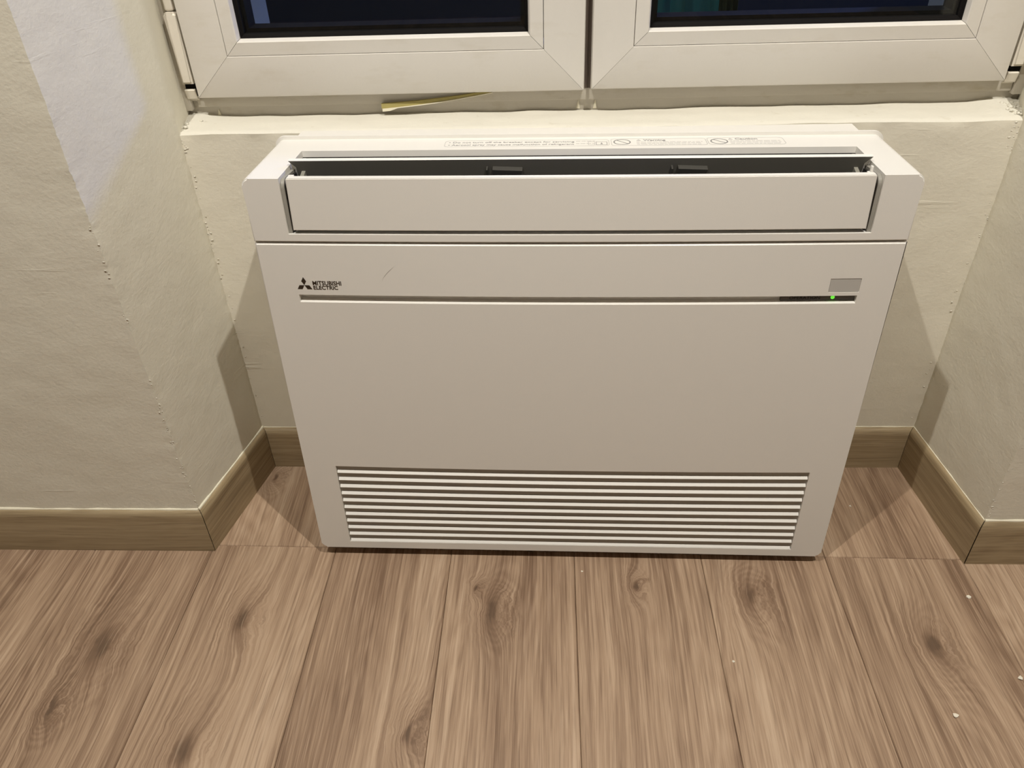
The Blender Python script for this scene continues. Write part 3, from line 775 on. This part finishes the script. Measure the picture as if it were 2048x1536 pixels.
# ---- printing
def text(name, body, x, y, z, size, m_, parent, rot, bold=0.0, stretch=1.0, width=None, shear=0.0, heavy=0.0):
    cu = bpy.data.curves.new(name, 'FONT'); cu.body = body; cu.size = size; cu.offset = bold * size; cu.extrude = 0.00008; cu.shear = shear
    cu.resolution_u = 3
    tmp = bpy.data.objects.new('tmp', cu); col.objects.link(tmp)
    dg = bpy.context.evaluated_depsgraph_get(); me = bpy.data.meshes.new_from_object(tmp.evaluated_get(dg))
    bpy.data.objects.remove(tmp, do_unlink=True)
    xs = [v.co.x for v in me.vertices]
    if width:
        x_min, x_max = min(xs), max(xs); k = width / (x_max - x_min)
        for v in me.vertices: v.co.x = (v.co.x - x_min) * k
    if heavy:                                   # heavier stroke: the same outline laid three times, a hair apart
        bm = bmesh.new()
        for dx, dz in ((-heavy, -heavy * .5), (0, heavy * .5), (heavy, -heavy * .5)):
            n0 = len(bm.verts); bm.from_mesh(me); bm.verts.ensure_lookup_table()
            for v in bm.verts[n0:]: v.co.x += dx; v.co.y += dz; v.co.z += dx * 0.02
        bm.to_mesh(me); bm.free()
    o = link(name, me, m_, parent); o.location = (x, y, z); o.rotation_euler = rot
    return o
FR = (R(90), 0, 0)
def flat(name, polys, m_, parent, plane, off):
    bm = bmesh.new()
    for pts in polys:
        if plane == 'front': prism(bm, pts, lambda a, b, s_: (a, off - s_ * 0.0001, b))
        else: prism(bm, pts, lambda a, b, s_: (a, b, off + s_ * 0.0001))
    return bm_obj(name, bm, m_, parent)
mm = 0.001
flat('emblem', [[(-324.1 * mm, 462.0 * mm), (-327.1 * mm, 456.6 * mm), (-324.1 * mm, 451.4 * mm), (-321.1 * mm, 456.6 * mm)],
                [(-330.3 * mm, 451.2 * mm), (-333.3 * mm, 446.0 * mm), (-327.2 * mm, 446.0 * mm), (-324.2 * mm, 451.2 * mm)],
                [(-318.0 * mm, 451.2 * mm), (-324.0 * mm, 451.2 * mm), (-321.0 * mm, 446.0 * mm), (-315.0 * mm, 446.0 * mm)]], M_ink, panel, 'front', -0.0001)
text('lettering', 'MITSUBISHI', -0.3134, -0.0002, 0.4517, 0.0078, M_ink, panel, FR, 0.006, width=0.0350, heavy=0.00012)
text('lettering', 'ELECTRIC', -0.3132, -0.0002, 0.4459, 0.0070, M_ink, panel, FR, 0.006, width=0.0300, heavy=0.00012)
text('display_lettering', 'OPERATION', 0.2565, 0.0055, 0.4314, 0.0056, M_inkdisp, panel, FR, 0.01, width=0.0360)
# hairline scratch on the panel
bm = bmesh.new(); prev = None
for i in range(13):
    f = i / 12; x = -0.2281 + 0.0172 * f; z = 0.4575 + 0.0197 * (f ** 0.72); w_ = 0.00022 * math.sin(math.pi * min(0.97, f + 0.03))
    vs = [bm.verts.new((x - w_, -0.0001, z + w_)), bm.verts.new((x + w_, -0.0001, z - w_))]
    if prev: bm.faces.new((prev[0], prev[1], vs[1], vs[0]))
    prev = vs
bm_obj('scratch', bm, mat('scratch_grey', (0.38, 0.35, 0.31), 0.6), panel)
# warning label on the top cover
LZ = HT + 0.00005
UP = (0, 0, 0)
lab = flat('label_outline', [], M_inkpale, head, 'top', LZ) if False else None
def outline(name, pts, w_, m_):
    bm = bmesh.new(); n = len(pts)
    for k in range(n):
        a, b = Vector(pts[k]), Vector(pts[(k + 1) % n])
        if (b - a).length < 1e-7: continue
        d = (b - a).normalized(); q = Vector((-d.y, d.x)) * w_ / 2; e_ = d * w_ / 2
        c_ = [a + q - e_, b + q + e_, b - q + e_, a - q - e_]
        prism(bm, [(v.x, v.y) for v in c_], lambda aa, bb, s_: (aa, bb, LZ + s_ * 0.0001))
    return bm_obj(name, bm, m_, head)
outline('label_outline', rounded(-0.158, 0.043, 0.1085, 0.1325, 0.005, 3), 0.0006, M_inkpale)
outline('label_outline', rounded(0.046, 0.1605, 0.1085, 0.1345, 0.004, 3), 0.0007, M_inkpale)
outline('label_outline', rounded(0.1625, 0.2535, 0.1085, 0.1365, 0.006, 3), 0.0007, M_inkpale)
outline('manual_icon', [(0.0275, 0.112), (0.0405, 0.112), (0.0405, 0.124), (0.0275, 0.124)], 0.0007, M_inkgrey)
outline('manual_icon', [(0.018, 0.112), (0.0258, 0.112), (0.0258, 0.124), (0.018, 0.124)], 0.0006, M_inkpale)
flat('manual_icon_mark', [[(0.0325, 0.1145), (0.0355, 0.1145), (0.034, 0.1215)]], M_inkgrey, head, 'top', LZ)
for cx_ in (0.0590, 0.1760):
    outline('prohibition_sign', [(cx_ + 0.0098 * math.cos(2 * math.pi * i / 24), 0.1220 + 0.0098 * math.sin(2 * math.pi * i / 24)) for i in range(24)], 0.0014, M_inkgrey)
    outline('prohibition_bar', [(cx_ - 0.006, 0.1282), (cx_ + 0.006, 0.1158), (cx_ + 0.0065, 0.1163), (cx_ - 0.0055, 0.1287)], 0.0006, M_inkgrey)
text('label_text', '\u2022 Do not turn off the breaker except for servicing', -0.1535, 0.1228, LZ, 0.0072, M_inkgrey, head, UP, 0.012, width=0.1545)
text('label_text', '\u2022 Aerosol spray may cause malfunction of refrigerant', -0.1535, 0.1130, LZ, 0.0072, M_inkgrey, head, UP, 0.012, width=0.1540)
text('label_text', 'Warning', 0.0850, 0.1262, LZ, 0.0078, M_inkgrey, head, UP, 0.03, width=0.0270)
text('label_text', 'Caution', 0.1960, 0.1282, LZ, 0.0078, M_inkgrey, head, UP, 0.03, width=0.0270)
flat('warning_triangle', [[(0.0765, 0.1262), (0.0825, 0.1262), (0.0795, 0.1322)]], M_inkpale, head, 'top', LZ)
flat('caution_triangle', [[(0.1875, 0.1282), (0.1935, 0.1282), (0.1905, 0.1342)]], M_inkpale, head, 'top', LZ)
random.seed(21)
def smallprint(xa, xb, ys):
    polys = []
    for y in ys:
        x = xa
        while x < xb - 0.002:
            w_ = random.uniform(0.003, 0.008); x2 = min(x + w_, xb)
            polys.append([(x, y), (x2, y), (x2, y + 0.0013), (x, y + 0.0013)]); x = x2 + 0.0012
    return flat('small_print', polys, M_inkpale, head, 'top', LZ)
smallprint(0.0765, 0.156, (0.1208, 0.1160, 0.1112)); smallprint(0.1885, 0.249, (0.1222, 0.1172, 0.1122)); smallprint(0.003, 0.026, (0.1262, 0.1170))

# ------------------------------------------------------------------ flakes of paint on the floor
random.seed(5)
chips = [((0.5698, -0.0644), 0.0030, 'white paint flake lying near the right outer skirting corner'),
         ((0.4772, -0.2468), 0.0036, 'largest white crumb on the floorboards in front of the niche'),
         ((0.5804, -0.1931), 0.0030, 'white crumb beside the board seam on the right'),
         ((0.2183, -0.1737), 0.0020, 'tiny white speck on the boards in front of the unit'),
         ((0.0221, -0.0230), 0.0018, 'tiny white speck on the floor below the intake grille'),
         ((0.4589, 0.1152), 0.0020, 'tiny white speck on the niche floor right of the unit')]
for (x, y), s_, lb in chips:
    bm = bmesh.new(); bmesh.ops.create_icosphere(bm, subdivisions=1, radius=s_)
    for v in bm.verts: v.co = v.co * random.uniform(0.7, 1.3); v.co.z = v.co.z * 0.45
    mz = min(v.co.z for v in bm.verts)
    for v in bm.verts: v.co.z -= mz
    o = bm_obj('paint_flake', bm, M_chip); o.location = (x, y, 0.0); tag(o, lb, 'flake', 'white flakes on the floor')

# ------------------------------------------------------------------ front bowed very slightly to absorb residual lens distortion
BZ = [(0.0, -0.0005), (0.10, 0.0030), (0.165, 0.0046), (0.30, 0.0062), (0.437, 0.0066), (0.505, 0.0052), (0.583, 0.0030), (0.70, 0.003)]
def bz(z):
    for (a, va), (b, vb) in zip(BZ, BZ[1:]):
        if a <= z <= b: return va + (vb - va) * (z - a) / (b - a)
    return 0.0
def bulge(o):
    me = o.data; T = o.matrix_basis; Ti = T.inverted()
    bm = bmesh.new(); bm.from_mesh(me); bm.transform(T)
    xs = [v.co.x for v in bm.verts]
    if max(xs) - min(xs) > 0.12:
        for k in range(-8, 9):
            x = k * 0.04
            if min(xs) < x - 0.002 and max(xs) > x + 0.002:
                bmesh.ops.bisect_plane(bm, geom=bm.verts[:] + bm.edges[:] + bm.faces[:], plane_co=(x, 0, 0), plane_no=(1, 0, 0))
    for v in bm.verts:
        if v.co.y < 0.03:
            f = 1.0 if v.co.y < 0.014 else (0.03 - v.co.y) / 0.016
            v.co.y -= bz(v.co.z) * max(0.0, 1 - (v.co.x / 0.375) ** 2) * f
    bm.transform(Ti); bm.to_mesh(me); bm.free()
    sm = any(p.use_smooth for p in me.polygons)
    if sm:
        for p in me.polygons: p.use_smooth = True
        me.set_sharp_from_angle(angle=R(35))
bulge(panel); bulge(head)
for ch in list(panel.children): bulge(ch)
for ch in list(ac.children):
    if ch.name.startswith('front_flap') or ch.name.startswith('hinge_clip') or ch.name.startswith('hinge_hook'): bulge(ch)
